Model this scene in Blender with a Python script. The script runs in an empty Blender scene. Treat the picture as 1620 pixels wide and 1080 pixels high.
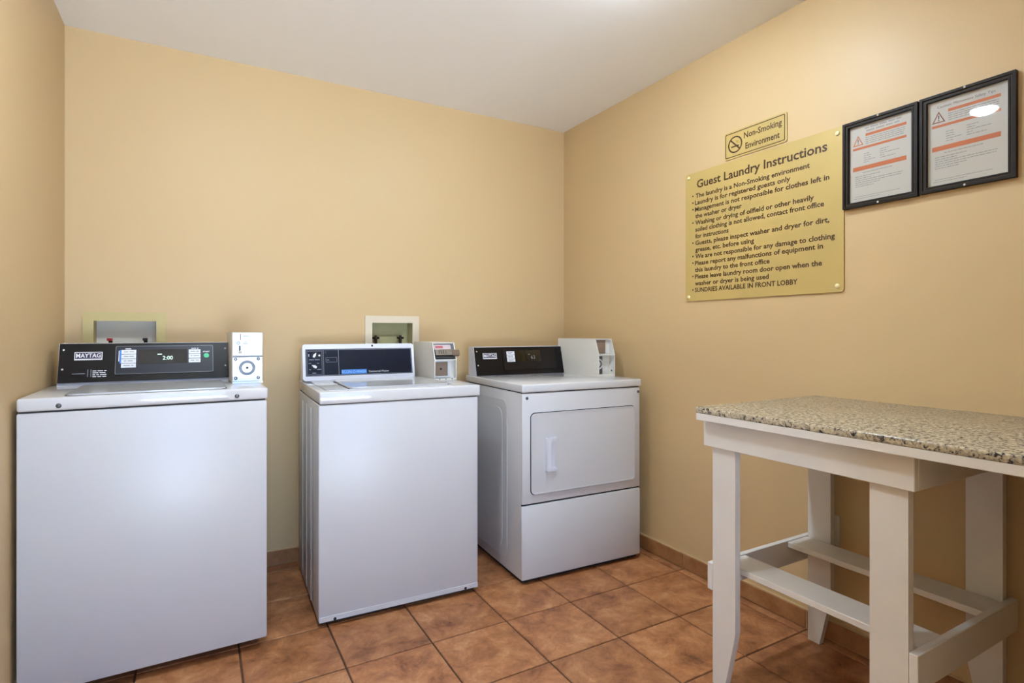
import bpy, bmesh, math, random
from mathutils import Matrix, Vector
R = math.radians
random.seed(7)
scene = bpy.context.scene
COL = scene.collection

# ------------------------------------------------------------------ camera, light, exposure
CAM_H = 1.16
cd = bpy.data.cameras.new('camera'); cam = bpy.data.objects.new('camera', cd); COL.objects.link(cam)
cam.location = (0, 0, CAM_H); cam.rotation_euler = (R(90), 0, -0.514584)
cd.sensor_width = 36; cd.lens = 874.66 / 1620 * 36; cd.shift_y = -15.62 / 1620
cd.clip_start = 0.02
scene.camera = cam

world = bpy.data.worlds.new('world'); scene.world = world; world.use_nodes = True
wn = world.node_tree.nodes; wl = world.node_tree.links
bg = wn['Background']
sky = wn.new('ShaderNodeTexSky'); sky.sky_type = 'HOSEK_WILKIE'; sky.turbidity = 3.0
sky.sun_direction = (0.3, -0.4, 0.85)
wl.new(sky.outputs[0], bg.inputs[0]); bg.inputs[1].default_value = 0.6

DAY_W = 30          # daylight coming in at the open doorway behind the viewer
LAMP = 238.0         # ceiling lamp diffuser
ld = bpy.data.lights.new('doorway_daylight', 'AREA'); ld.shape = 'RECTANGLE'; ld.size = 1.3; ld.size_y = 2.05
ld.energy = DAY_W; ld.color = (0.33, 0.56, 1.0)
lo = bpy.data.objects.new('doorway_daylight', ld); COL.objects.link(lo)
lo.location = (0.25, -1.62, 1.06); lo.rotation_euler = (R(90), 0, 0)

sd = bpy.data.lights.new('ceiling_bounce_sun', 'SUN'); sd.energy = 80.0; sd.angle = R(0.6); sd.color = (0.85, 0.93, 1.0)
so = bpy.data.objects.new('ceiling_bounce_sun', sd); COL.objects.link(so)
so.rotation_euler = Vector((-0.45, -0.12, -0.88)).to_track_quat('-Z', 'Y').to_euler()   # added sun, falls only on the ground outside to bounce light onto the ceiling

vs = scene.view_settings
vs.view_transform = 'Standard'; vs.look = 'None'; vs.gamma = 1.0; vs.use_curve_mapping = False
vs.exposure = 0.93

# ------------------------------------------------------------------ room numbers
XL, XR, YB, YF, H = -0.498, 2.073, 2.978, -1.30, 2.46
T = 0.31536; TX, TY = 0.4416, 1.9424
LY = 1.45      # ceiling lamps

# ------------------------------------------------------------------ materials
MATS = {}
def nodes(name):
    m = bpy.data.materials.new(name); m.use_nodes = True
    return m, m.node_tree.nodes, m.node_tree.links, m.node_tree.nodes['Principled BSDF']
def lin(c):
    def f(v):
        v /= 255.0
        return v / 12.92 if v <= 0.04045 else ((v + 0.055) / 1.055) ** 2.4
    return (f(c[0]), f(c[1]), f(c[2]), 1)
def mat(name, rgb, rough=0.5, metal=0.0, coat=0.0, spec=0.5, bump=0.0, bscale=200.0, var=0.0, vscale=6.0):
    if name in MATS: return MATS[name]
    m, n, l, p = nodes(name)
    c = lin(rgb)
    p.inputs['Base Color'].default_value = c
    p.inputs['Roughness'].default_value = rough; p.inputs['Metallic'].default_value = metal
    p.inputs['Coat Weight'].default_value = coat; p.inputs['Specular IOR Level'].default_value = spec
    geo = n.new('ShaderNodeNewGeometry')
    if bump:
        t = n.new('ShaderNodeTexNoise'); t.inputs['Scale'].default_value = bscale; t.inputs['Detail'].default_value = 3
        l.new(geo.outputs['Position'], t.inputs['Vector'])
        b = n.new('ShaderNodeBump'); b.inputs['Strength'].default_value = bump; b.inputs['Distance'].default_value = 0.002
        l.new(t.outputs['Fac'], b.inputs['Height']); l.new(b.outputs[0], p.inputs['Normal'])
    if var:
        t = n.new('ShaderNodeTexNoise'); t.inputs['Scale'].default_value = vscale; t.inputs['Detail'].default_value = 4
        l.new(geo.outputs['Position'], t.inputs['Vector'])
        r = n.new('ShaderNodeValToRGB')
        r.color_ramp.elements[0].position = 0.35; r.color_ramp.elements[1].position = 0.65
        r.color_ramp.elements[0].color = (c[0]*(1-var), c[1]*(1-var), c[2]*(1-var), 1)
        r.color_ramp.elements[1].color = (min(1, c[0]*(1+var)), min(1, c[1]*(1+var)), min(1, c[2]*(1+var)), 1)
        l.new(t.outputs['Fac'], r.inputs[0]); l.new(r.outputs[0], p.inputs['Base Color'])
    MATS[name] = m
    return m

wall_m = mat('wall_paint', (203, 175, 132), 0.44, bump=0.10, bscale=140, spec=0.30)
ceil_m = mat('ceiling_paint', (244, 243, 243), 0.8, bump=0.1, bscale=90)
enamel = mat('white_enamel', (200, 200, 203), 0.32, spec=0.5)
enamel_top = mat('white_enamel_top', (206, 206, 208), 0.09, spec=0.6)
enamel_side = enamel
enamel_warm = mat('white_enamel_console', (214, 216, 226), 0.25, coat=0.3)
coin_m = mat('coin_box_paint', (214, 211, 204), 0.32)
gap_m = mat('dark_gap', (25, 25, 28), 0.7)
rubber = mat('rubber_foot', (30, 30, 32), 0.8)
panel_m = mat('panel_black', (22, 18, 17), 0.34, spec=0.22)
panel_in = mat('panel_inner', (40, 41, 50), 0.36, spec=0.3)
panel_navy = mat('panel_navy', (15, 21, 38), 0.28, spec=0.28)
display_m = mat('display_glass', (6, 7, 9), 0.08, coat=0.5)
label_m = mat('label_white', (222, 224, 230), 0.5)
print_w = mat('print_white', (225, 225, 228), 0.5)
print_g = mat('print_grey', (130, 135, 148), 0.5)
print_k = mat('print_dark', (52, 50, 52), 0.6)
print_soft = mat('print_soft', (148, 146, 146), 0.6)
blue_m = mat('badge_blue', (60, 130, 215), 0.4)
navy_badge = mat('badge_navy', (46, 40, 66), 0.35)
green_btn = mat('green_button', (60, 185, 130), 0.35)
chrome = mat('chrome', (205, 208, 212), 0.14, metal=1.0)
steel = mat('brushed_steel', (200, 205, 212), 0.34, metal=0.85)
steel_d = mat('dark_steel', (96, 98, 102), 0.4, metal=0.8)
plate_w = mat('coin_plate', (222, 228, 236), 0.25, metal=0.25)
brown_plate = mat('brown_plate', (128, 108, 92), 0.45)
brown_dark = mat('brown_bracket', (112, 88, 66), 0.5)
black_m = mat('black_plastic', (16, 16, 17), 0.45)
red_m = mat('red_valve', (170, 22, 22), 0.45)
red_soft = mat('red_print', (168, 84, 88), 0.5)
brass_d = mat('dark_brass', (58, 44, 30), 0.4, metal=0.6)
khaki = mat('khaki_plastic', (194, 177, 120), 0.5)
cream = mat('cream_plastic', (216, 202, 178), 0.5)
olive_in = mat('olive_plastic', (176, 170, 126), 0.5)
boxwhite = mat('box_interior', (226, 220, 208), 0.5)
tablewhite = mat('table_paint', (216, 211, 205), 0.5, bump=0.08, bscale=60, var=0.025, vscale=9)
sign_m = mat('sign_gold', (192, 166, 102), 0.42, metal=0.12, var=0.05, vscale=3)
sign_txt = mat('sign_letter_brown', (66, 42, 16), 0.5)
screw_cap = mat('cream_screw_cap', (232, 218, 168), 0.35)
frame_m = mat('frame_dark_wood', (30, 22, 16), 0.5, spec=0.2)
frame_in = mat('frame_bead', (66, 54, 40), 0.5, spec=0.25)
paper_m = mat('paper', (186, 181, 172), 0.65)
orange_m = mat('print_orange', (186, 98, 46), 0.6)
grout_m = mat('grout', (84, 56, 38), 0.9, bump=0.3, bscale=300)
caulk_highlight_m = mat('caulk_and_highlight', (200, 172, 130), 0.6)
outlet_m = mat('outlet_ivory', (214, 204, 186), 0.4)
conc_m = mat('outdoor_concrete', (176, 174, 168), 0.9, var=0.06)
trim_m = mat('door_frame_paint', (208, 200, 186), 0.5)

def tile_material(name, cols, rough):
    m, n, l, p = nodes(name)
    geo = n.new('ShaderNodeNewGeometry'); oi = n.new('ShaderNodeObjectInfo')
    mul = n.new('ShaderNodeVectorMath'); mul.operation = 'SCALE'; mul.inputs[0].default_value = (13.1, 7.7, 3.3)
    l.new(oi.outputs['Random'], mul.inputs['Scale'])
    add = n.new('ShaderNodeVectorMath'); add.operation = 'ADD'
    l.new(geo.outputs['Position'], add.inputs[0]); l.new(mul.outputs[0], add.inputs[1])
    t = n.new('ShaderNodeTexNoise'); t.inputs['Scale'].default_value = 10.0; t.inputs['Detail'].default_value = 12
    t.inputs['Roughness'].default_value = 0.74; t.inputs['Distortion'].default_value = 0.35
    l.new(add.outputs[0], t.inputs['Vector'])
    r = n.new('ShaderNodeValToRGB'); e = r.color_ramp.elements
    e[0].position = 0.30; e[0].color = lin(cols[0]); e[1].position = 0.72; e[1].color = lin(cols[3])
    a = r.color_ramp.elements.new(0.44); a.color = lin(cols[1]); a = r.color_ramp.elements.new(0.56); a.color = lin(cols[2])
    l.new(t.outputs['Fac'], r.inputs[0])
    hv = n.new('ShaderNodeHueSaturation')
    mr = n.new('ShaderNodeMapRange'); mr.inputs[3].default_value = 0.90; mr.inputs[4].default_value = 1.08
    l.new(oi.outputs['Random'], mr.inputs[0]); l.new(mr.outputs[0], hv.inputs['Value'])
    l.new(r.outputs[0], hv.inputs['Color']); l.new(hv.outputs[0], p.inputs['Base Color'])
    p.inputs['Roughness'].default_value = rough
    t2 = n.new('ShaderNodeTexNoise'); t2.inputs['Scale'].default_value = 45; t2.inputs['Detail'].default_value = 5
    l.new(add.outputs[0], t2.inputs['Vector'])
    b = n.new('ShaderNodeBump'); b.inputs['Strength'].default_value = 0.18; b.inputs['Distance'].default_value = 0.003
    l.new(t2.outputs['Fac'], b.inputs['Height']); l.new(b.outputs[0], p.inputs['Normal'])
    return m
tile_m = tile_material('floor_tile', [(98, 57, 32), (150, 96, 59), (174, 119, 77), (200, 154, 112)], 0.46)
base_m = tile_material('base_tile', [(124, 82, 50), (146, 100, 62), (158, 112, 74), (172, 130, 92)], 0.36)

def granite():
    m, n, l, p = nodes('granite')
    geo = n.new('ShaderNodeNewGeometry')
    t = n.new('ShaderNodeTexNoise'); t.inputs['Scale'].default_value = 105; t.inputs['Detail'].default_value = 4; t.inputs['Distortion'].default_value = 0.8
    l.new(geo.outputs['Position'], t.inputs['Vector'])
    r = n.new('ShaderNodeValToRGB'); e = r.color_ramp.elements
    e[0].position = 0.36; e[0].color = lin((46, 42, 42)); e[1].position = 0.66; e[1].color = lin((206, 192, 164))
    for pos, c in ((0.41, (112, 104, 96)), (0.46, (164, 152, 132)), (0.55, (186, 172, 146))):
        a = e.new(pos); a.color = lin(c)
    l.new(t.outputs['Fac'], r.inputs[0])
    v = n.new('ShaderNodeTexVoronoi'); v.inputs['Scale'].default_value = 120
    l.new(geo.outputs['Position'], v.inputs['Vector'])
    mix = n.new('ShaderNodeMix'); mix.data_type = 'RGBA'; mix.blend_type = 'MULTIPLY'; mix.inputs[0].default_value = 0.30
    l.new(r.outputs[0], mix.inputs[6]); l.new(v.outputs['Distance'], mix.inputs[7])
    l.new(mix.outputs[2], p.inputs['Base Color'])
    p.inputs['Roughness'].default_value = 0.22
    return m
granite_m = granite()

def emit(name, rgb, s):
    m, n, l, p = nodes(name)
    p.inputs['Base Color'].default_value = lin((240, 240, 235))
    p.inputs['Emission Color'].default_value = (rgb[0], rgb[1], rgb[2], 1); p.inputs['Emission Strength'].default_value = s
    return m
lamp_m = emit('lamp_diffuser', (0.72, 0.86, 1.0), LAMP)
digit_m = emit('display_digits', (0.10, 0.75, 0.38), 0.40)
digit_dim = mat('display_digits_dim', (120, 122, 116), 0.5)

def glass():
    m, n, l, p = nodes('picture_glass')
    out = n['Material Output']; n.remove(p)
    tr = n.new('ShaderNodeBsdfTransparent'); gl = n.new('ShaderNodeBsdfGlossy'); gl.inputs['Roughness'].default_value = 0.02
    fr = n.new('ShaderNodeFresnel'); fr.inputs[0].default_value = 1.5
    mx = n.new('ShaderNodeMixShader')
    geo = n.new('ShaderNodeNewGeometry'); iv = n.new('ShaderNodeMath'); iv.operation = 'SUBTRACT'; iv.inputs[0].default_value = 1.0
    l.new(geo.outputs['Backfacing'], iv.inputs[1]); mu = n.new('ShaderNodeMath'); mu.operation = 'MULTIPLY'
    l.new(fr.outputs[0], mu.inputs[0]); l.new(iv.outputs[0], mu.inputs[1])
    l.new(mu.outputs[0], mx.inputs[0]); l.new(tr.outputs[0], mx.inputs[1]); l.new(gl.outputs[0], mx.inputs[2])
    l.new(mx.outputs[0], out.inputs['Surface'])
    return m
glass_m = glass()

# ------------------------------------------------------------------ mesh helpers
def finish(name, bm, m, parent=None, smooth=True):
    bmesh.ops.recalc_face_normals(bm, faces=bm.faces[:])
    me = bpy.data.meshes.new(name); bm.to_mesh(me); bm.free()
    if smooth:
        for f in me.polygons: f.use_smooth = True
        me.set_sharp_from_angle(angle=R(32))
    me.materials.append(m)
    o = bpy.data.objects.new(name, me); COL.objects.link(o)
    if parent: o.parent = parent
    return o
def tag(o, label=None, cat=None, group=None, kind=None):
    if label: o['label'] = label
    if cat: o['category'] = cat
    if group: o['group'] = group
    if kind: o['kind'] = kind
    return o
def empty(name, loc, rz, label, cat, group=None):
    o = bpy.data.objects.new(name, None); COL.objects.link(o); o.empty_display_size = 0.1
    o.location = loc; o.rotation_euler = (0, 0, rz)
    return tag(o, label, cat, group)
def box(bm, x0, x1, y0, y1, z0, z1, bev=0.0, seg=2, M=None):
    r = bmesh.ops.create_cube(bm, size=1.0)
    vsn = r['verts']
    for v in vsn:
        v.co = Vector((x0 + (v.co.x + .5) * (x1 - x0), y0 + (v.co.y + .5) * (y1 - y0), z0 + (v.co.z + .5) * (z1 - z0)))
    geom = vsn
    if bev:
        es = list({e for v in vsn for e in v.link_edges})
        rr = bmesh.ops.bevel(bm, geom=es, offset=bev, segments=seg, profile=0.5, affect='EDGES')
        geom = list({v for f in rr['faces'] for v in f.verts} | {v for v in vsn if v.is_valid})
    if M is not None:
        for v in geom: v.co = M @ v.co
def prism(bm, pts, M, d0, d1):
    """closed outline pts (u,v) in frame M, from depth d0 to d1 along the frame's normal"""
    a = [bm.verts.new(M @ Vector((u, v, d0))) for u, v in pts]
    b = [bm.verts.new(M @ Vector((u, v, d1))) for u, v in pts]
    n = len(pts)
    bm.faces.new(a[::-1]); bm.faces.new(b)
    for i in range(n): bm.faces.new((a[i], a[(i+1) % n], b[(i+1) % n], b[i]))
def rrect(u0, u1, v0, v1, r=0.0, seg=5):
    if r <= 0: return [(u0, v0), (u1, v0), (u1, v1), (u0, v1)]
    P = []
    for cx, cy, a0 in ((u1-r, v0+r, -90), (u1-r, v1-r, 0), (u0+r, v1-r, 90), (u0+r, v0+r, 180)):
        for k in range(seg+1):
            a = R(a0 + 90.0*k/seg); P.append((cx + r*math.cos(a), cy + r*math.sin(a)))
    return P
def circ(cu, cv, r, n=20):
    return [(cu + r*math.cos(2*math.pi*k/n), cv + r*math.sin(2*math.pi*k/n)) for k in range(n)]
def ring(bm, outer, inner, M, d0, d1):
    """frame between two outlines with equal vertex counts"""
    n = len(outer)
    A = [[bm.verts.new(M @ Vector((u, v, d))) for u, v in P] for P in (outer, inner) for d in (d0, d1)]
    o0, o1, i0, i1 = A
    for k in range(n):
        j = (k+1) % n
        bm.faces.new((o1[k], o1[j], i1[j], i1[k])); bm.faces.new((o0[j], o0[k], i0[k], i0[j]))
        bm.faces.new((o0[k], o0[j], o1[j], o1[k])); bm.faces.new((i1[k], i1[j], i0[j], i0[k]))
def dome(bm, M, cu, cv, d, r, h, n=14, k=4):
    rows = []
    for i in range(k):
        a = math.pi/2*i/k
        rows.append([bm.verts.new(M @ Vector((u, v, d + h*math.sin(a)))) for u, v in circ(cu, cv, r*math.cos(a), n)])
    top = bm.verts.new(M @ Vector((cu, cv, d+h)))
    for i in range(k-1):
        for j in range(n): bm.faces.new((rows[i][j], rows[i][(j+1) % n], rows[i+1][(j+1) % n], rows[i+1][j]))
    for j in range(n): bm.faces.new((rows[-1][j], rows[-1][(j+1) % n], top))
    bm.faces.new(rows[0][::-1])
def frame_m4(o, ex, ev):
    ex = Vector(ex).normalized(); ev = Vector(ev).normalized(); n = ex.cross(ev)
    M = Matrix.Identity(4)
    for i in range(3): M[i][0], M[i][1], M[i][2], M[i][3] = ex[i], ev[i], n[i], o[i]
    return M
def plate(name, m, parent, M, u0, u1, v0, v1, d0, d1, r=0.0):
    bm = bmesh.new(); prism(bm, rrect(u0, u1, v0, v1, r), M, d0, d1)
    return finish(name, bm, m, parent)
def disc(name, m, parent, M, cu, cv, r, d0, d1, n=20):
    bm = bmesh.new(); prism(bm, circ(cu, cv, r, n), M, d0, d1)
    return finish(name, bm, m, parent)
def bead(name, m, parent, M, cu, cv, d, r, h):
    bm = bmesh.new(); dome(bm, M, cu, cv, d, r, h)
    return finish(name, bm, m, parent)
def text(name, body, m, parent, M, u0, u1, v, size, d, bold=0.0, v_center=False, ext=0.0004):
    """flat lettering fitted between u0 and u1 on baseline v; size = cap height"""
    cu = bpy.data.curves.new('lettering', 'FONT'); cu.body = body; cu.resolution_u = 2
    cu.size = 1.0; cu.offset = bold
    to = bpy.data.objects.new('lettering', cu); COL.objects.link(to)
    dg = bpy.context.evaluated_depsgraph_get(); dg.update()
    me = bpy.data.meshes.new_from_object(to.evaluated_get(dg))
    bpy.data.objects.remove(to); bpy.data.curves.remove(cu)
    xs = [v_.co.x for v_ in me.vertices]
    x0, x1 = min(xs), max(xs); sx = (u1-u0)/(x1-x0); sy = size/0.70
    for v_ in me.vertices:
        v_.co = M @ Vector((u0 + (v_.co.x-x0)*sx, v + v_.co.y*sy, d+ext))
    me.name = name; me.materials.clear(); me.materials.append(m)
    o = bpy.data.objects.new(name, me); COL.objects.link(o); o.parent = parent
    return o
def word_lines(name, m, parent, M, rows, d, rnd):
    """illegible small print: rows = (u0,u1,v,h)"""
    bm = bmesh.new()
    for u0, u1, v, h in rows:
        u = u0
        while u < u1 - h*1.5:
            w = min(rnd.uniform(2.0, 6.5)*h, u1-u)
            q = [bm.verts.new(M @ Vector(c)) for c in ((u, v, d), (u+w, v, d), (u+w, v+h, d), (u, v+h, d))]
            bm.faces.new(q); u += w + h*0.9
    return tag(finish(name, bm, m, parent, smooth=False), kind='stuff')

# ------------------------------------------------------------------ the room
def wall(name, bounds, axis, holes=()):
    """bounds (a0,a1,b0,b1,t0,t1): a along the wall, b height, t thickness; holes (a0,a1,b0,b1)"""
    a0, a1, b0, b1, t0, t1 = bounds
    As = sorted({a0, a1} | {h[0] for h in holes} | {h[1] for h in holes})
    Bs = sorted({b0, b1} | {h[2] for h in holes} | {h[3] for h in holes})
    bm = bmesh.new(); V = {}
    def vert(i, j, t):
        k = (i, j, t)
        if k not in V:
            a, b = As[i], Bs[j]
            V[k] = bm.verts.new((a, t, b) if axis == 'x' else (t, a, b))
        return V[k]
    def solid(i, j):
        if i < 0 or j < 0 or i >= len(As)-1 or j >= len(Bs)-1: return False
        ca, cb = (As[i]+As[i+1])/2, (Bs[j]+Bs[j+1])/2
        return not any(h[0] < ca < h[1] and h[2] < cb < h[3] for h in holes)
    for i in range(len(As)-1):
        for j in range(len(Bs)-1):
            if not solid(i, j): continue
            for t in (t0, t1): bm.faces.new((vert(i, j, t), vert(i+1, j, t), vert(i+1, j+1, t), vert(i, j+1, t)))
            for (p, q, ni, nj) in (((i, j), (i+1, j), i, j-1), ((i, j+1), (i+1, j+1), i, j+1), ((i, j), (i, j+1), i-1, j), ((i+1, j), (i+1, j+1), i+1, j)):
                if not solid(ni, nj):
                    bm.faces.new((vert(*p, t0), vert(*q, t0), vert(*q, t1), vert(*p, t1)))
    return tag(finish(name, bm, wall_m, smooth=False), kind='structure')

BOX1 = (-0.4365, -0.132, 1.02, 1.245)      # recessed supply boxes in the back wall
BOX2 = (0.774, 1.077, 1.02, 1.246)
DOOR = (-0.40, 0.90, 0.0, 2.08)
INS = 0.036
holes = [(b[0]+INS, b[1]-INS, b[2]+INS, b[3]-INS) for b in (BOX1, BOX2)]
wall('wall_back', (XL-.1, XR+.1, -.05, H+.05, YB, YB+.12), 'x', holes)
wall('wall_front', (XL-.1, XR+.1, -.05, H+.05, YF-.12, YF), 'x', [(DOOR[0], DOOR[1], -.04, DOOR[3])])
wall('wall_partition', (1.06, XR, -.05, H+.02, .14, .26), 'x')
wall('wall_left', (YF, YB, -.05, H+.05, XL-.1, XL), 'y')
wall('wall_right', (YF, YB, -.05, H+.05, XR, XR+.1), 'y')
bm = bmesh.new(); box(bm, XL-.1, XR+.1, YF-.12, YB+.12, H, H+.08)
tag(finish('ceiling', bm, ceil_m, smooth=False), kind='structure')
bm = bmesh.new(); box(bm, XL, XR, YF, YB, -.06, -.004)
floor = tag(finish('floor', bm, grout_m, smooth=False), kind='structure')
bm = bmesh.new(); box(bm, -4, 5, -7.5, YF-.02, -.10, -.02)
tag(finish('ground_outside', bm, conc_m, smooth=False), kind='structure')

G = 0.0032
tile_cache = {}
def floor_tile(x0, x1, y0, y1):
    k = (round(x1-x0, 4), round(y1-y0, 4))
    if k not in tile_cache:
        bm = bmesh.new(); w, h = k
        r = 0.0018
        lo_ = [(-w/2, -h/2), (w/2, -h/2), (w/2, h/2), (-w/2, h/2)]
        a = [bm.verts.new((x, y, -.006)) for x, y in lo_]
        b = [bm.verts.new((x, y, -r)) for x, y in lo_]
        c = [bm.verts.new((x - math.copysign(r, x), y - math.copysign(r, y), 0)) for x, y in lo_]
        bm.faces.new(c)
        for i in range(4):
            j = (i+1) % 4
            bm.faces.new((a[i], a[j], b[j], b[i])); bm.faces.new((b[i], b[j], c[j], c[i]))
        me = bpy.data.meshes.new('tile'); bm.to_mesh(me); bm.free(); me.materials.append(tile_m)
        tile_cache[k] = me
    o = bpy.data.objects.new('tile', tile_cache[k]); COL.objects.link(o); o.parent = floor
    o.location = ((x0+x1)/2, (y0+y1)/2, 0)
for i in range(-3, 6):
    for j in range(-11, 4):
        x0, x1 = TX+i*T+G, TX+(i+1)*T-G; y0, y1 = TY+j*T+G, TY+(j+1)*T-G
        x0, x1 = max(x0, XL+.003), min(x1, XR-.004); y0, y1 = max(y0, YF+.003), min(y1, YB-.004)
        if x1-x0 > .02 and y1-y0 > .02: floor_tile(x0, x1, y0, y1)

def baseboard(name, axis, a0, a1, face, start, hgt=0.072):
    """row of upright base tiles against a wall; face = wall plane, sign = into the room"""
    sgn = -1 if face > 1 else 1
    def bb(bm, s0, s1, d0, d1, z0, z1, bev=0.0):
        lo_, hi = sorted((face+sgn*d0, face+sgn*d1))
        if axis == 'y': box(bm, lo_, hi, s0, s1, z0, z1, bev, 1)
        else: box(bm, s0, s1, lo_, hi, z0, z1, bev, 1)
    bm = bmesh.new(); bb(bm, a0, a1, 0, .007, 0, hgt+.004)  # caulk backing; its pale top line also paints in the tile-edge highlight
    p = tag(finish(name, bm, caulk_highlight_m, smooth=False), kind='structure')
    s = start
    while s > a0: s -= T
    while s < a1:
        s0, s1 = max(s+.0025, a0), min(s+T-.0025, a1)
        if s1-s0 > .02:
            bm = bmesh.new(); bb(bm, s0, s1, .004, .013, .004, hgt, .0015); finish('tile', bm, base_m, p, smooth=False)
        s += T
baseboard('baseboard_right', 'y', YF, YB-.014, XR, 1.9455)
baseboard('baseboard_back', 'x', XL+.014, XR-.014, YB, 0.20)
baseboard('baseboard_left', 'y', YF, YB-.014, XL, 1.70)

# doorway behind the viewer
Md = frame_m4((0, YF+.014, 0), (1, 0, 0), (0, 0, 1))
bm = bmesh.new()
for u0, u1, v0, v1 in ((DOOR[0]-.06, DOOR[0], 0, DOOR[3]+.06), (DOOR[1], DOOR[1]+.06, 0, DOOR[3]+.06), (DOOR[0], DOOR[1], DOOR[3], DOOR[3]+.06)):
    box(bm, u0, u1, YF, YF+.014, v0, v1)
tag(finish('trim_1', bm, trim_m, smooth=False), kind='structure')

# two matching ceiling lamps in a row
Ml = frame_m4((0, 0, 0), (1, 0, 0), (0, -1, 0))
for lx, lab in ((0.15, 'round flush ceiling lamp with frosted diffuser, over the space before the left washer'), (1.30, 'round flush ceiling lamp with frosted diffuser, over the space before the dryer')):
    lamp = empty('ceiling_lamp', (lx, LY, H), 0, lab, 'lamp', 'flush ceiling lamps')
    disc('mounting_rim', steel, lamp, Ml, 0, 0, .085, 0.0, .010, 40)
    bm = bmesh.new(); dome(bm, Ml, 0, 0, .010, .062, .026, 36, 6); finish('diffuser', bm, lamp_m, lamp)

# ------------------------------------------------------------------ machines
def screws(parent, M, pts, d, r, m, name='screw'):
    for u, v in pts: bead(name, m, parent, M, u, v, d, r, r*.5)

def maytag_console(t, y0, z0, y1, z1, x0, x1, yb, small):
    """sloping control console; returns panel frame"""
    bm = bmesh.new()
    Ms = frame_m4((0, 0, 0), (0, 1, 0), (0, 0, 1))       # (y,z) outline, depth along x
    prism(bm, [(y0+.004, z0-.012), (yb, z0-.012), (yb, z1+.002), (y1+.004, z1+.002)], Ms, x0, x1)
    con = finish('console', bm, enamel_warm, t)
    M = frame_m4((0, y0, z0), (1, 0, 0), (0, y1-y0, z1-z0))
    return con, M

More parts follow.
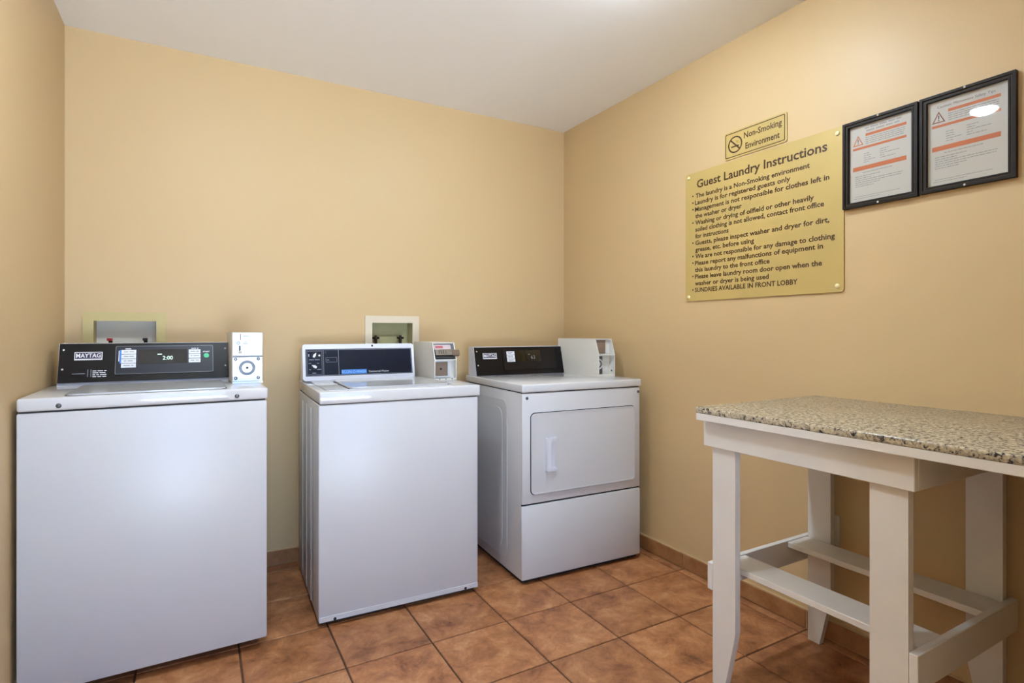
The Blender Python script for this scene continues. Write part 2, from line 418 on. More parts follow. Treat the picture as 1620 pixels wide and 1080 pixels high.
def make_w1():
    w = empty('top_load_washer', (-.484, 2.196, 0), R(.8), 'white top-load washer with wide black console and lit green digits, against the left wall', 'washer')
    bm = bmesh.new(); box(bm, 0, .70, 0, .655, .042, .910, .006)
    finish('cabinet', bm, enamel, w)
    bm = bmesh.new(); box(bm, .03, .67, .09, .62, .010, .045); finish('base_frame', bm, gap_m, w)
    for x in (.05, .65):
        for y in (.14, .58):
            bm = bmesh.new(); prism(bm, circ(x, y, .02, 14), Matrix.Identity(4), 0, .014); finish('foot', bm, rubber, w)
    bm = bmesh.new(); box(bm, .006, .694, .005, .65, .906, .9155); finish('seam', bm, gap_m, w)
    bm = bmesh.new(); box(bm, .001, .703, -.003, .655, .9145, .955, .007, 3)
    top = finish('top_panel', bm, enamel_top, w)
    Mf = frame_m4((0, -.003, 0), (1, 0, 0), (0, 0, 1))
    screws(top, Mf, [(.102, .929), (.601, .930)], 0, .0075, steel_d)
    Mt = frame_m4((0, 0, .955), (1, 0, 0), (0, 1, 0))
    bm = bmesh.new(); prism(bm, rrect(.108, .572, .022, .398, .03), Mt, -.002, .0008); finish('lid_gap', bm, gap_m, w)
    bm = bmesh.new(); prism(bm, rrect(.112, .568, .026, .394, .028), Mt, 0, .006); finish('lid', bm, enamel_top, w)
    con, M = maytag_console(w, .42, .967, .475, 1.112, .028, .606, .60, False)
    pan = plate('control_panel', panel_m, w, M, .031, .598, 0, .154, .002, .007)
    plate('edge_strip', steel, pan, M, .599, .605, 0, .154, .002, .006)
    bezel = plate('bezel', panel_in, pan, M, .204, .541, .025, .142, .007, .0095, .006)
    bm = bmesh.new(); ring(bm, rrect(.204, .541, .025, .142, .006), rrect(.2065, .5385, .0275, .1395, .005), M, .0095, .0105); finish('bezel_rim', bm, steel_d, pan)
    badge = plate('badge', print_w, pan, M, .077, .163, .087, .119, .007, .009)
    plate('badge_field', navy_badge, pan, M, .0795, .1605, .092, .1165, .009, .0095)
    text('lettering', 'MAYTAG', print_w, pan, M, .082, .158, .0965, .0165, .0096, bold=.02)
    plate('printed_line', print_g, pan, M, .073, .112, .032, .0345, .007, .0073)
    for u in (.119, .129): plate('printed_bar', print_g, pan, M, u, u+.0022, .020, .049, .007, .0073)
    rnd = random.Random(3)
    word_lines('small_print', print_w, pan, M, [(.135, .178, .041 - k*.0075, .0038) for k in range(4)], .0074, rnd)
    # left column of labels with blue tabs
    for k in range(4):
        v1 = .125 - k*.0188
        plate('label', label_m, pan, M, .2235, .2715, v1-.0168, v1, .0095, .0105)
        word_lines('label_print', print_soft, pan, M, [(.231, .264, v1-.0100, .0036)], .0107, rnd)
    plate('tab', blue_m, pan, M, .2185, .2232, .069, .125, .0095, .0103)
    plate('tab', print_w, pan, M, .2145, .2172, .078, .122, .0095, .0103)
    word_lines('heading', print_w, pan, M, [(.236, .262, .1278, .0035)], .0099, rnd); word_lines('heading', print_w, pan, M, [(.461, .487, .1268, .0035)], .0099, rnd)
    dis = plate('display', display_m, pan, M, .279, .445, .066, .1255, .0095, .0105)
    text('digits', '2:00', digit_m, pan, M, .361, .396, .081, .0165, .0106)
    word_lines('display_marks', digit_m, pan, M, [(.343, .358, .1035, .003)], .0108, rnd)
    for k in range(3):
        v1 = .1235 - k*.0195
        plate('label', label_m, pan, M, .452, .494, v1-.0172, v1, .0095, .0105)
        word_lines('label_print', print_soft, pan, M, [(.458, .489, v1-.0100, .0036)], .0107, rnd)
    text('lettering', 'START', print_w, pan, M, .503, .528, .110, .006, .0097, bold=.02)
    disc('start_button', green_btn, pan, M, .5155, .0955, .010, .0095, .013)
    screws(pan, M, [(.043, .129), (.043, .052), (.586, .128), (.586, .051)], .007, .0045, chrome)
    # coin box
    bm = bmesh.new(); box(bm, .598, .709, .22, .55, .955, 1.157, .004)
    cb = finish('coin_box', bm, coin_m, w)
    C = frame_m4((0, .22, .955), (1, 0, 0), (0, 0, 1))
    plate('slot_plate', plate_w, cb, C, .602, .706, .112, .199, 0, .003, .004)
    plate('ledge', steel_d, cb, C, .600, .707, .1045, .1075, 0, .004)
    plate('lock_plate', plate_w, cb, C, .602, .706, .010, .1035, 0, .004, .004)
    plate('lower_lip', plate_w, cb, C, .600, .708, .001, .0075, 0, .006)
    plate('coin_slot', gap_m, cb, C, .6268, .6292, .172, .197, .003, .0034)
    bm = bmesh.new(); ring(bm, circ(.620, .160, .0062), circ(.620, .160, .0035), C, .003, .005); finish('key_ring', bm, steel_d, cb)
    plate('button_slot', black_m, cb, C, .6225, .6285, .127, .150, .003, .0036, .002)
    bead('return_knob', chrome, cb, C, .6265, .1245, .003, .0065, .005)
    word_lines('small_print', print_soft, cb, C, [(.637, .659, .184, .004), (.640, .652, .163, .003), (.636, .655, .156, .004)], .0033, rnd)
    bm = bmesh.new(); ring(bm, circ(.6515, .062, .0295, 32), circ(.6515, .062, .0185, 32), C, .004, .008); finish('lock_collar', bm, steel_d, cb)
    bm = bmesh.new(); ring(bm, circ(.6515, .062, .0185, 32), circ(.6515, .062, .0050, 32), C, .004, .006); finish('lock', bm, chrome, cb)
    disc('keyhole', gap_m, cb, C, .6515, .062, .005, .004, .0055)
    for u, v in ((.611, .0965), (.692, .0965), (.611, .022), (.692, .022)):
        bm = bmesh.new(); ring(bm, circ(u, v, .0068), circ(u, v, .0040), C, .004, .0055); finish('washer_ring', bm, steel_d, cb)
        bead('bolt', chrome, cb, C, u, v, .004, .0042, .003)
    return w
make_w1()

def open_box(parent, x0, x1, yf, z0, zk, yt, zt, yr, rec):
    """open-fronted coin housing: two side cheeks, roof, shelf and floor around a recessed core"""
    Ms = frame_m4((0, 0, 0), (0, 1, 0), (0, 0, 1))
    th = .004
    prof = [(yf, z0), (yr, z0), (yr, zt), (yt, zt), (yf, zk)]
    bm = bmesh.new()
    prism(bm, prof, Ms, x0, x0+th); prism(bm, prof, Ms, x1-th, x1)
    box(bm, x0+th, x1-th, yt, yr, zt-th, zt)
    box(bm, x0+th, x1-th, yf+.002, yr, zk-.005, zk)
    box(bm, x0+th, x1-th, yf+.002, yr, z0, z0+.008)
    box(bm, x0+th, x1-th, yf+rec, yr-th, z0+.008, zk-.005)
    box(bm, x0+th, x1-th, max(yf+rec, yt+.016), yr-th, zk, zt-th)
    return finish('coin_box', bm, coin_m, parent, smooth=False)

def make_w2():
    w = empty('top_load_washer', (.406, 2.243, 0), R(-1.8), 'white top-load washer with navy blue console in a white surround, middle of the three machines', 'washer')
    bm = bmesh.new(); box(bm, -.003, .676, 0, .625, .024, .872, .006); finish('cabinet', bm, enamel, w)
    bm = bmesh.new(); box(bm, .01, .665, .015, .61, .012, .03); finish('base_frame', bm, gap_m, w)
    for x in (.05, .62):
        for y in (.06, .57):
            bm = bmesh.new(); prism(bm, circ(x, y, .018, 14), Matrix.Identity(4), 0, .016); finish('foot', bm, rubber, w)
    Mf = frame_m4((0, 0, 0), (1, 0, 0), (0, 0, 1))
    plate('kick_fold', enamel, w, Mf, -.001, .674, .0245, .044, 0, .0025)
    for u, v in ((.059, .030), (.615, .030)): disc('fixing_hole', gap_m, w, Mf, u, v, .006, .0025, .003, 14)
    # pressed ribs on the left side
    Ml_ = frame_m4((-.003, 0, 0), (0, -1, 0), (0, 0, 1))
    for y in (.20, .34, .47):
        bm = bmesh.new(); prism(bm, rrect(-y-.006, -y+.006, .03, .84, .005), Ml_, 0, .0018); finish('rib', bm, enamel, w)
    bm = bmesh.new(); box(bm, .003, .672, .005, .62, .868, .876); finish('seam', bm, gap_m, w)
    bm = bmesh.new(); box(bm, .000, .685, -.005, .630, .875, .923, .006, 3); finish('top_panel', bm, enamel_top, w)
    Mt = frame_m4((0, 0, .923), (1, 0, 0), (0, 1, 0))
    bm = bmesh.new(); ring(bm, rrect(.030, .575, .035, .485, .02), rrect(.036, .569, .041, .479, .018), Mt, -.001, .0035); finish('rim', bm, enamel_top, w)
    bm = bmesh.new(); prism(bm, rrect(.128, .568, .050, .470, .03), Mt, 0, .0012); finish('lid_gap', bm, gap_m, w)
    bm = bmesh.new(); prism(bm, rrect(.132, .564, .054, .466, .03), Mt, 0, .009); finish('lid', bm, enamel_top, w)
    # console: rounded white surround with navy insert
    M = frame_m4((0, .50, .925), (1, 0, 0), (0, .035, .171))
    bm = bmesh.new()
    prism(bm, rrect(.001, .543, .0, .176, .014), M, -.085, .004)
    con = finish('console', bm, enamel_warm, w)
    bm = bmesh.new(); ring(bm, rrect(.001, .543, .0, .176, .014), rrect(.0135, .5315, .0215, .1525, .004), M, .004, .010)
    finish('console_frame', bm, enamel_warm, con)
    pan = plate('control_panel', panel_navy, w, M, .0135, .5315, .0215, .1525, .004, .006, .003)
    bm = bmesh.new(); ring(bm, rrect(.0155, .529, .0245, .150), rrect(.0175, .527, .0265, .148), M, .006, .0065); finish('outline', bm, print_g, pan)
    bm = bmesh.new(); ring(bm, rrect(.0215, .089, .030, .144), rrect(.0228, .0877, .0313, .1427), M, .006, .0064); finish('outline', bm, print_g, pan)
    for u in (.0945, .165): plate('divider', print_g, pan, M, u, u+.0022, .027, .1475, .006, .0068)
    bm = bmesh.new(); ring(bm, rrect(.107, .159, .088, .112, .003), rrect(.1083, .1577, .0893, .1107, .002), M, .006, .0064); finish('outline', bm, print_g, pan)
    word_lines('small_print', print_g, pan, M, [(.112, .122, .098, .003)], .0064, random.Random(5))
    for (u, v, a) in ((.055, .122, 60), (.053, .068, 150)):
        k = disc('knob', black_m, pan, M, u, v, .0135, .006, .012, 24)
        bm = bmesh.new(); ca, sa = R(a), R(a+90)
        P = [(u+.0145*math.cos(ca), v+.0145*math.sin(ca)), (u+.006*math.cos(sa), v+.006*math.sin(sa)), (u-.011*math.cos(ca)+.004*math.cos(sa), v-.011*math.sin(ca)+.004*math.sin(sa)),
             (u-.011*math.cos(ca)-.004*math.cos(sa), v-.011*math.sin(ca)-.004*math.sin(sa)), (u-.006*math.cos(sa), v-.006*math.sin(sa))]
        prism(bm, P, M, .012, .019); finish('pointer', bm, print_w, pan)
    plate('printed_mark', print_w, pan, M, .0285, .0315, .117, .129, .006, .0064)
    disc('printed_mark', print_w, pan, M, .0775, .122, .0045, .006, .0064, 14)
    word_lines('small_print', print_g, pan, M, [(.030, .082, .100, .004), (.028, .040, .083, .003), (.066, .082, .083, .003), (.030, .044, .053, .004), (.066, .084, .053, .004), (.044, .064, .036, .004)], .0064, random.Random(6))
    plate('name_block', blue_m, pan, M, .178, .299, .0285, .050, .006, .0064)
    text('lettering', 'ECON-O-WASH', mat('pale_blue', (150, 196, 240), .5), pan, M, .181, .296, .0325, .0135, .0065, bold=.01)
    text('lettering', 'Commercial Washer', print_w, pan, M, .309, .411, .034, .0095, .0062)
    bead('screw', black_m, con, M, .331, .166, .010, .005, .003)
    # coin box with slide
    z0 = .923
    cb = open_box(w, .580, .695, .300, z0, 1.024, .334, 1.106, .622, .030)
    C = frame_m4((0, .330, z0), (1, 0, 0), (0, 0, 1))
    door = plate('vault_door', brown_plate, cb, C, .590, .656, .018, .088, 0, .004)
    bm = bmesh.new(); ring(bm, rrect(.586, .668, .012, .095), rrect(.590, .656, .018, .088), C, 0, .012); finish('door_surround', bm, plate_w, cb)
    disc('keyhole', gap_m, cb, C, .622, .053, .0055, .004, .0055, 14)
    C2 = frame_m4((0, .300, z0), (1, 0, 0), (0, 0, 1))
    for u in (.607, .639, .672): disc('vent_hole', gap_m, cb, C2, u, .0045, .0028, -.002, -.0015, 10)
    S = frame_m4((0, .306, 1.024), (1, 0, 0), (0, .034, .082))
    plate('slide_backing', steel_d, cb, S, .586, .690, .003, .080, -.006, -.003)
    plate('price_label', mat('price_label', (196, 176, 176), .5), cb, S, .590, .676, .052, .077, -.003, -.0022)
    word_lines('small_print', red_soft, cb, S, [(.595, .664, .059, .013)], -.0018, random.Random(8))
    sl = plate('coin_slide', chrome, cb, S, .588, .686, .018, .048, -.003, .012, .003)
    for u in (.604, .616, .628, .640): plate('slide_slot', gap_m, sl, S, u, u+.003, .024, .044, .012, .0125)
    plate('slide_handle', brown_dark, sl, S, .676, .712, .014, .044, -.001, .016, .004)
    plate('slide_base', black_m, cb, S, .588, .688, .004, .016, -.003, .004)
    return w
make_w2()

def make_dryer():
    w = empty('clothes_dryer', (1.267, 2.165, 0), R(-2), 'white front-load dryer with square side-hinged door, in the corner by the right wall', 'dryer')
    bm = bmesh.new(); box(bm, .010, .698, 0.012, .655, .022, .878, .006); finish('cabinet', bm, enamel, w)
    bm = bmesh.new(); box(bm, .02, .688, .022, .64, .008, .026); finish('base_frame', bm, gap_m, w)
    for x in (.05, .65):
        for y in (.05, .60):
            bm = bmesh.new(); prism(bm, circ(x, y, .018, 14), Matrix.Identity(4), 0, .014); finish('foot', bm, rubber, w)
    bm = bmesh.new(); box(bm, .014, .694, .008, .64, .874, .882); finish('seam', bm, gap_m, w)
    bm = bmesh.new(); box(bm, .008, .704, -.004, .660, .881, .918, .007, 3); finish('top_panel', bm, enamel_top, w)
    Mf = frame_m4((0, .012, 0), (1, 0, 0), (0, 0, 1))
    # upper front with the door opening, lower service panel
    bm = bmesh.new(); box(bm, .011, .697, .002, .018, .369, .877, .005); up = finish('front_panel', bm, enamel, w)
    bm = bmesh.new(); box(bm, .012, .696, .010, .014, .358, .372); finish('panel_seam', bm, gap_m, w)
    bm = bmesh.new(); box(bm, .008, .698, 0, .018, .024, .362, .006); finish('lower_panel', bm, enamel, w)
    Mu = frame_m4((0, .002, 0), (1, 0, 0), (0, 0, 1))
    bm = bmesh.new(); prism(bm, rrect(.053, .664, .408, .787, .024, 8), Mu, -.001, .0006); finish('door_gap', bm, gap_m, w)
    bm = bmesh.new(); prism(bm, rrect(.0565, .6605, .4115, .7835, .021, 8), Mu, 0, .007); door = finish('door', bm, enamel, w)
    bm = bmesh.new(); ring(bm, rrect(.0565, .6605, .4115, .7835, .021, 8), rrect(.0625, .6545, .4175, .7775, .017, 8), Mu, .007, .0085); finish('door_edge', bm, enamel, door)
    bm = bmesh.new()
    prism(bm, rrect(.130, .150, .512, .668, .006), Mu, .007, .026)
    prism(bm, rrect(.130, .186, .512, .527, .005), Mu, .007, .020)
    prism(bm, rrect(.130, .186, .653, .668, .005), Mu, .007, .020)
    prism(bm, rrect(.134, .182, .516, .664, .005), Mu, .007, .010)
    finish('handle', bm, enamel_warm, door)
    for v0, v1 in ((.684, .744), (.442, .504)):
        bm = bmesh.new(); prism(bm, rrect(.6605, .6690, v0, v1, .003), Mu, 0, .006); finish('hinge', bm, steel, w)
    screws(up, Mu, [(.036, .855), (.686, .854)], 0, .0075, steel_d)
    # pressed field on the visible side
    Ml_ = frame_m4((.010, 0, 0), (0, -1, 0), (0, 0, 1))
    bm = bmesh.new(); prism(bm, rrect(-.60, -.15, .07, .83, .05, 8), Ml_, 0, .0016); sp = finish('side_pressing', bm, enamel, w)
    bm = bmesh.new(); prism(bm, rrect(-.57, -.20, .11, .79, .05, 8), Ml_, .0016, .0030); finish('inner_pressing', bm, enamel, sp)
    con, M = maytag_console(w, .545, .919, .585, 1.073, .0235, .600, .652, True)
    pan = plate('control_panel', panel_m, w, M, .0245, .5985, 0, .157, .002, .007)
    plate('bezel', mat('dryer_bezel', (26, 22, 21), .3, spec=.25), pan, M, .193, .538, .024, .144, .007, .0095, .006)
    bm = bmesh.new(); ring(bm, rrect(.193, .538, .024, .144, .006), rrect(.195, .536, .026, .142, .005), M, .0095, .0105); finish('bezel_rim', bm, mat('dryer_bezel', (26, 22, 21), .3, spec=.25), pan)
    plate('badge', print_w, pan, M, .071, .155, .091, .123, .007, .009)
    plate('badge_field', navy_badge, pan, M, .0735, .1525, .096, .1205, .009, .0095)
    text('lettering', 'MAYTAG', print_w, pan, M, .076, .150, .1005, .0165, .0096, bold=.02)
    rnd = random.Random(11)
    for k in range(3):
        v1 = .131 - k*.0205
        plate('label', label_m, pan, M, .217, .267, v1-.019, v1, .0095, .0105)
        word_lines('label_print', print_soft, pan, M, [(.223, .261, v1-.008, .0035), (.226, .255, v1-.014, .0035)], .0107, rnd)
    plate('display', display_m, pan, M, .280, .437, .069, .136, .0095, .0105)
    text('digits', '62', digit_dim, pan, M, .370, .400, .086, .020, .0106)
    word_lines('display_marks', digit_dim, pan, M, [(.354, .370, .110, .004)], .0108, rnd)
    screws(pan, M, [(.037, .134), (.038, .056), (.585, .134), (.588, .056)], .007, .0045, chrome)
    z0 = .918
    cb = open_box(w, .584, .693, .200, z0, 1.036, .232, 1.121, .605, .045)
    C = frame_m4((0, .245, z0), (1, 0, 0), (0, 0, 1))
    plate('lock_plate', steel_d, cb, C, .589, .640, .012, .108, 0, .003)
    for r0, r1, m_ in ((.030, .022, plate_w), (.022, .014, steel_d), (.014, .005, plate_w)):
        bm = bmesh.new(); ring(bm, circ(.612, .066, r0, 26), circ(.612, .066, r1, 26), C, .003, .006); finish('lock_ring', bm, m_, cb)
    disc('keyhole', gap_m, cb, C, .612, .066, .005, .003, .0045, 12)
    plate('slide_backing', brown_plate, cb, C, .589, .660, .124, .196, 0, .003)
    for v in (.145, .178): disc('bolt_hole', brown_dark, cb, C, .600, v, .004, .003, .0042, 12)
    Cs = frame_m4((.689, 0, z0), (0, -1, 0), (0, 0, 1))
    bead('screw', steel_d, cb, frame_m4((0, .215, z0), (1, 0, 0), (0, 0, 1)), .684, .030, -.004, .005, .003)
    return w
make_dryer()

# ------------------------------------------------------------------ supply boxes in the back wall
def supply_box(b, label, frame_mat, in_mat, back_mat, handles):
    x0, x1, z0, z1 = b
    t = empty('washer_supply_box', ((x0+x1)/2, YB, z0), 0, label, 'valve box')
    cx = (x0+x1)/2
    M = frame_m4((-cx, 0, -z0), (1, 0, 0), (0, 0, 1))
    bm = bmesh.new()
    ring(bm, rrect(x0, x1, z0, z1, .004), rrect(x0+INS+.002, x1-INS-.002, z0+INS+.002, z1-INS-.002, .002), M, .0006, .010)
    finish('face_frame', bm, frame_mat, t)
    i = INS+.001
    bm = bmesh.new()
    a = [(x0+i, z0+i), (x1-i, z0+i), (x1-i, z1-i), (x0+i, z1-i)]
    fr = [bm.verts.new(M @ Vector((u, v, .004))) for u, v in a]; bk = [bm.verts.new(M @ Vector((u, v, -.085))) for u, v in a]
    for k in range(4): bm.faces.new((fr[k], fr[(k+1) % 4], bk[(k+1) % 4], bk[k]))
    finish('box_lining', bm, in_mat, t, smooth=False)
    plate('box_back', back_mat, t, M, x0+i, x1-i, z0+i, z1-i, -.088, -.084)
    plate('valve_shelf', in_mat, t, M, x0+i+.004, x1-i-.004, z0+i, z0+i+.032, -.084, -.05)
    for (u, m_, cross) in handles:
        bm = bmesh.new(); Mz = frame_m4((-cx+u, .045, 0), (1, 0, 0), (0, -1, 0))   # axis up
        zt = 1.119 - z0
        prism(bm, circ(0, 0, .008, 14), frame_m4((-cx+u, .05, i), (1, 0, 0), (0, 1, 0)), 0, zt-i)
        v_ = finish('valve', bm, brass_d, t)
        bm = bmesh.new()
        if cross:
            Mh = frame_m4((-cx+u, .05, zt), (1, 0, 0), (0, 1, 0))
            for a_ in (0, 60, 120):
                ca = Matrix.Rotation(R(a_+20), 4, 'Z')
                box(bm, -.020, .020, -.005, .005, 0, .012, .002, 1, Mh @ ca)
            prism(bm, circ(0, 0, .007, 12), Mh, -.002, .020)
        else:
            Mh = frame_m4((-cx+u, .035, zt), (1, 0, 0), (0, 1, 0))
            box(bm, -.009, .009, -.030, .012, 0, .012, .002, 1, Mh)
        finish('valve_handle', bm, m_, v_)
    return t
supply_box(BOX1, 'khaki plastic washer supply box with red and black valve handles, behind the left washer', khaki, khaki, boxwhite,
           [(-.345, red_m, False), (-.214, black_m, False)])
supply_box(BOX2, 'cream plastic washer supply box with dark spoked valves, behind the middle washer', cream, olive_in, olive_in,
           [(.848, brass_d, True), (.988, brass_d, True)])

# ------------------------------------------------------------------ table
tb = empty('utility_table', (1.48, .68, 0), 0, 'white painted wooden table with speckled granite top along the right wall', 'table')
def tpart(name, m, x0, x1, y0, y1, z0, z1, bev=.0015):
    bm = bmesh.new(); box(bm, x0-1.48, x1-1.48, y0-.68, y1-.68, z0, z1, bev, 1)
    return finish(name, bm, m, tb, smooth=False)
YE = 0.264
bm = bmesh.new(); box(bm, 1.416-1.48, XR-.003-1.48, YE-.68, 1.283-.68, .894, .914, .004, 3); finish('granite_top', bm, granite_m, tb)
tpart('sub_top', tablewhite, 1.417, XR-.003, YE, 1.281, .8715, .894)
tpart('apron', tablewhite, 1.460, 1.479, .664, 1.287, .783, .8715)
tpart('apron', tablewhite, 2.026, 2.045, .664, 1.287, .783, .8715)
tpart('apron', tablewhite, 1.479, 2.026, .664, .684, .783, .8715)
tpart('apron', tablewhite, 1.479, 2.026, 1.267, 1.287, .783, .8715)
def leg(x0, y0, y1, cut, thick=.024):
    """board leg, foot cut back on one edge: cut=-1 on the low-y side, +1 on the high-y side"""
    Ms = frame_m4((x0-1.48, -.68, 0), (0, 1, 0), (0, 0, 1))
    k = .042
    if cut < 0: P = [(y0+k, 0), (y1, 0), (y1, .8715), (y0, .8715), (y0, .20), (y0+.006, .165)]
    else: P = [(y0, 0), (y1-k, 0), (y1-.006, .165), (y1, .20), (y1, .8715), (y0, .8715)]
    bm = bmesh.new(); prism(bm, P, Ms, 0, thick); return finish('leg', bm, tablewhite, tb, smooth=False)
leg(1.479, 1.178, 1.266, -1); leg(1.479, .686, .774, +1)
leg(2.001, 1.182, 1.268, -1); leg(2.001, .686, .774, +1)
tpart('end_rail', tablewhite, 1.479, 2.045, 1.2685, 1.288, .303, .392)
tpart('end_rail', tablewhite, 1.479, 2.045, .6655, .6855, .303, .392)
tpart('shelf_rail', tablewhite, 1.530, 1.642, .6865, 1.2675, .370, .389)
tpart('shelf_rail', tablewhite, 1.878, 1.992, .6865, 1.2675, .370, .389)

# ------------------------------------------------------------------ signs on the right wall
WY = 2.073
def wall_frame(y, z, d=0.0): return frame_m4((XR-d, y, z), (0, -1, 0), (0, 0, 1))   # u runs towards the viewer's right
sg = empty('instruction_sign', (XR, 1.5525, 1.307), 0, 'large gold guest laundry instructions sign with brown lettering', 'sign')
Mw = frame_m4((0, 1.933-1.5525, -1.307), (0, -1, 0), (0, 0, 1))      # u = 1.933 - y, v = z (sign local)
plate('board', sign_m, sg, Mw, 0, .761, 1.307, 1.921, .001, .006, .012)
for u, v in ((.020, 1.903), (.738, 1.897), (.020, 1.327), (.738, 1.330)): bead('screw_cap', screw_cap, sg, Mw, u, v, .006, .0095, .006)
LINES = [('Guest Laundry Instructions', .070, .700, 1.8445, .037),
 ('The laundry is a Non-Smoking environment', .0635, .631), ('Laundry is for registered guests only', .059, .550),
 ('Management is not responsible for clothes left in', .059, .708), ('the washer or dryer', .061, .321),
 ('Washing or drying of oilfield or other heavily', .061, .648), ('soiled clothing is not allowed, contact front office', .061, .688),
 ('for instructions', .061, .252), ('Guests, please inspect washer and dryer for dirt,', .061, .708),
 ('grease, etc. before using', .061, .383), ('We are not responsible for any damage to clothing', .061, .729),
 ('Please report any malfunctions of equipment in', .059, .684), ('this laundry to the front office', .059, .457),
 ('Please leave laundry room door open when the', .059, .680), ('washer or dryer is being used', .059, .453),
 ('SUNDRIES AVAILABLE IN FRONT LOBBY', .059, .581)]
text('lettering', LINES[0][0], sign_txt, sg, Mw, LINES[0][1], LINES[0][2], LINES[0][3], LINES[0][4], .0062, bold=.020)
for k, (s, u0, u1) in enumerate(LINES[1:]):
    v = 1.798 - k*.0321
    text('lettering', s, sign_txt, sg, Mw, u0, u1, v, .0205, .0062, bold=.024)
    if k in (0, 1, 2, 4, 7, 9, 10, 12, 14): disc('bullet', sign_txt, sg, Mw, .046, v+.012, .0038, .006, .0066, 10)

ns = empty('no_smoking_sign', (XR, 1.5525, 1.932), 0, 'small gold non-smoking sign above the instructions sign', 'sign')
Mn = frame_m4((0, 1.7055-1.5525, -1.932), (0, -1, 0), (0, 0, 1))
plate('board', sign_m, ns, Mn, 0, .306, 1.930, 2.051, .001, .004, .008)
bm = bmesh.new(); ring(bm, rrect(.006, .298, 1.937, 2.045, .006), rrect(.0095, .2945, 1.9405, 2.0415, .004), Mn, .004, .0044); finish('border', bm, sign_txt, ns)
cu_, cv_ = .0575, 1.990
bm = bmesh.new(); ring(bm, circ(cu_, cv_, .037, 36), circ(cu_, cv_, .031, 36), Mn, .004, .0046); finish('prohibition_ring', bm, sign_txt, ns)
bm = bmesh.new(); box(bm, -.033, .033, -.0032, .0032, .004, .0047, 0, 1, Mn @ Matrix.Translation((cu_, cv_, 0)) @ Matrix.Rotation(R(-45), 4, 'Z')); finish('prohibition_bar', bm, sign_txt, ns)
plate('cigarette', sign_txt, ns, Mn, cu_-.020, cu_+.019, cv_-.011, cv_-.005, .004, .0045)
word_lines('smoke', mat('sign_faint', (150, 122, 66), .5), ns, Mn, [(cu_+.006, cu_+.022, cv_+.004, .0025), (cu_+.004, cu_+.019, cv_+.010, .0025), (cu_+.002, cu_+.014, cv_+.016, .0025)], .0044, random.Random(2))
text('lettering', 'Non-Smoking', sign_txt, ns, Mn, .103, .284, 2.003, .026, .0042, bold=.018)
text('lettering', 'Environment', sign_txt, ns, Mn, .111, .274, 1.955, .026, .0042, bold=.018)

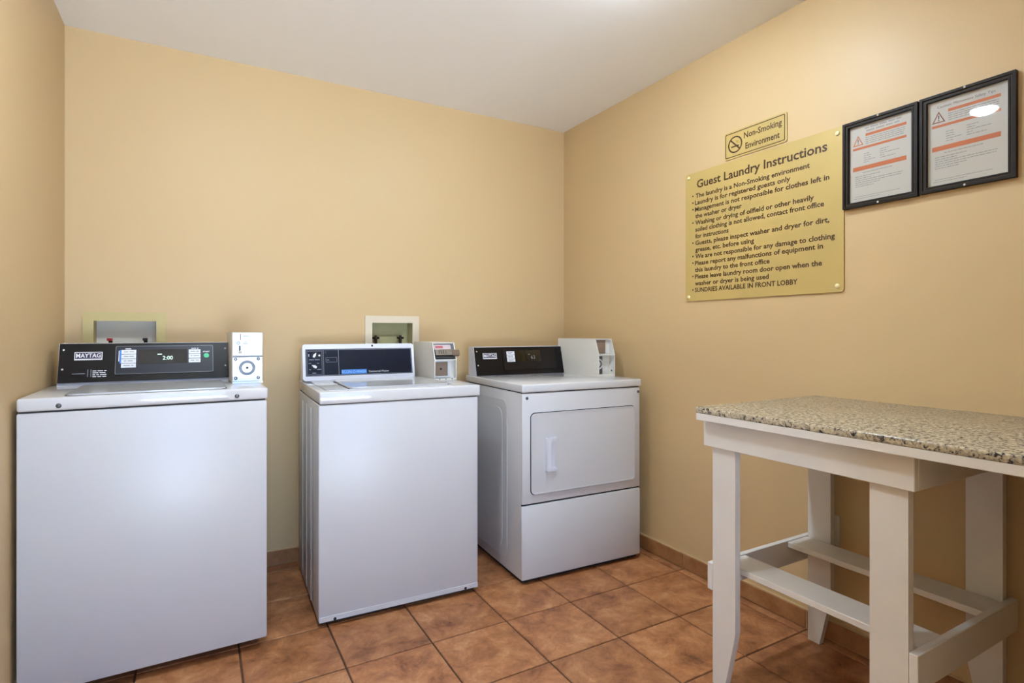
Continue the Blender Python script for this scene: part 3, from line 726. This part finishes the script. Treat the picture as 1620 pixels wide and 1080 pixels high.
def notice(y0, y1, z0, z1, label, seed, variant):
    wd, ht = y0-y1, z1-z0
    t = empty('framed_notice', (XR, (y0+y1)/2, z0), 0, label, 'notice')
    M = frame_m4((0, wd/2, 0), (0, -1, 0), (0, 0, 1))
    def rg(name, a, b, d0, d1, m):
        bm = bmesh.new(); ring(bm, rrect(a, wd-a, a, ht-a), rrect(b, wd-b, b, ht-b), M, d0, d1); return finish(name, bm, m, t, smooth=False)
    rg('frame', 0, .0085, .001, .019, frame_m)
    rg('frame_bead', .0085, .0135, .001, .0145, frame_in)
    rg('frame_lip', .0135, .0185, .001, .0165, frame_m)
    s = .0175
    plate('backing', paper_m, t, M, .004, wd-.004, .004, ht-.004, .0012, .004)
    sheet = plate('sheet', paper_m, t, M, s, wd-s, s, ht-s, .004, .0046)
    W, Hh = wd-2*s, ht-2*s
    def fx(a): return s + a*W
    def fy(b): return ht - s - b*Hh
    def bar(a0, a1, b, th): plate('orange_band', orange_m, sheet, M, fx(a0), fx(a1), fy(b+th/2), fy(b-th/2), .0046, .0049)
    bar(.27, .90, .140, .034); bar(.06, .90, .298, .030); bar(.06, .90, .560, .054)
    A, B, Cc = (fx(.06), fy(.258)), (fx(.235), fy(.258)), (fx(.148), fy(.125))
    def inner(P, k):
        gx, gy = (A[0]+B[0]+Cc[0])/3, (A[1]+B[1]+Cc[1])/3
        return (gx+(P[0]-gx)*k, gy+(P[1]-gy)*k)
    bm = bmesh.new(); ring(bm, [A, B, Cc], [inner(A, .72), inner(B, .72), inner(Cc, .72)], M, .0046, .0049); finish('warning_triangle', bm, orange_m if not variant else mat('triangle_brown', (120, 66, 40), .6), sheet)
    plate('exclamation_mark', print_k, sheet, M, fx(.141), fx(.155), fy(.214), fy(.172), .0046, .0049)
    plate('exclamation_mark', print_k, sheet, M, fx(.141), fx(.155), fy(.236), fy(.224), .0046, .0049)
    rnd = random.Random(seed)
    if variant:
        text('lettering', 'Caution: Microwave Safety Tips', mat('title_grey', (88, 84, 82), .6), sheet, M, fx(.13), fx(.84), fy(.092), .0085, .0047)
    else:
        word_lines('title_print', print_soft, sheet, M, [(fx(.26), fx(.85), fy(.062), .005), (fx(.28), fx(.80), fy(.100), .005)], .0049, rnd)
    rows = [(fx(.27), fx(.88), fy(.185+.024*k), .0022) for k in range(4)]
    rows += [(fx(.24), fx(.24+q), fy(.385+.027*k), .0022) for k, q in enumerate((.10, .12, .11, .20, .09))]
    rows += [(fx(.50), fx(.50+q), fy(.375+.027*k), .0022) for k, q in enumerate((.14, .10, .30, .08, .24))]
    rows += [(fx(.22), fx(.70), fy(.625), .0022)]
    rows += [(fx(.10), fx(.10+q), fy(.665+.026*k), .0022) for k, q in enumerate((.40, .28, .76, .75, .40, .30))]
    rows += [(fx(.10), fx(.82), fy(.925), .0018), (fx(.08), fx(.50), fy(.950), .0018)]
    word_lines('small_print', mat('print_pale', (132, 130, 128), .6), sheet, M, rows, .0049, rnd)
    plate('glazing', glass_m, t, M, .012, wd-.012, .012, ht-.012, .0085, .0100)
    for v in (.0045, ht-.0045): bead('pin', mat('pin_white', (220, 214, 204), .4), t, M, wd/2, v, .019, .0034, .003)
    return t
notice(1.1695, .9265, 1.6065, 1.9175, 'framed white safety notice with pale orange bands, nearer the gold sign', 21, 0)
notice(.9205, .6745, 1.6085, 1.9185, 'framed white safety notice with lamp glare, rightmost on the wall', 22, 1)

# outlet behind the table leg
ol = empty('wall_outlet', (XR, 1.222, .362), 0, 'ivory electrical outlet low on the right wall behind the table leg', 'outlet')
Mo = frame_m4((0, 0, 0), (0, -1, 0), (0, 0, 1))
plate('cover_plate', outlet_m, ol, Mo, -.035, .035, 0, .112, .0006, .006, .004)
for v in (.034, .078):
    sk = plate('socket', outlet_m, ol, Mo, -.016, .016, v-.013, v+.013, .006, .0075, .008)
    for u in (-.007, .005): plate('slot', gap_m, sk, Mo, u, u+.002, v-.003, v+.006, .0075, .0078)
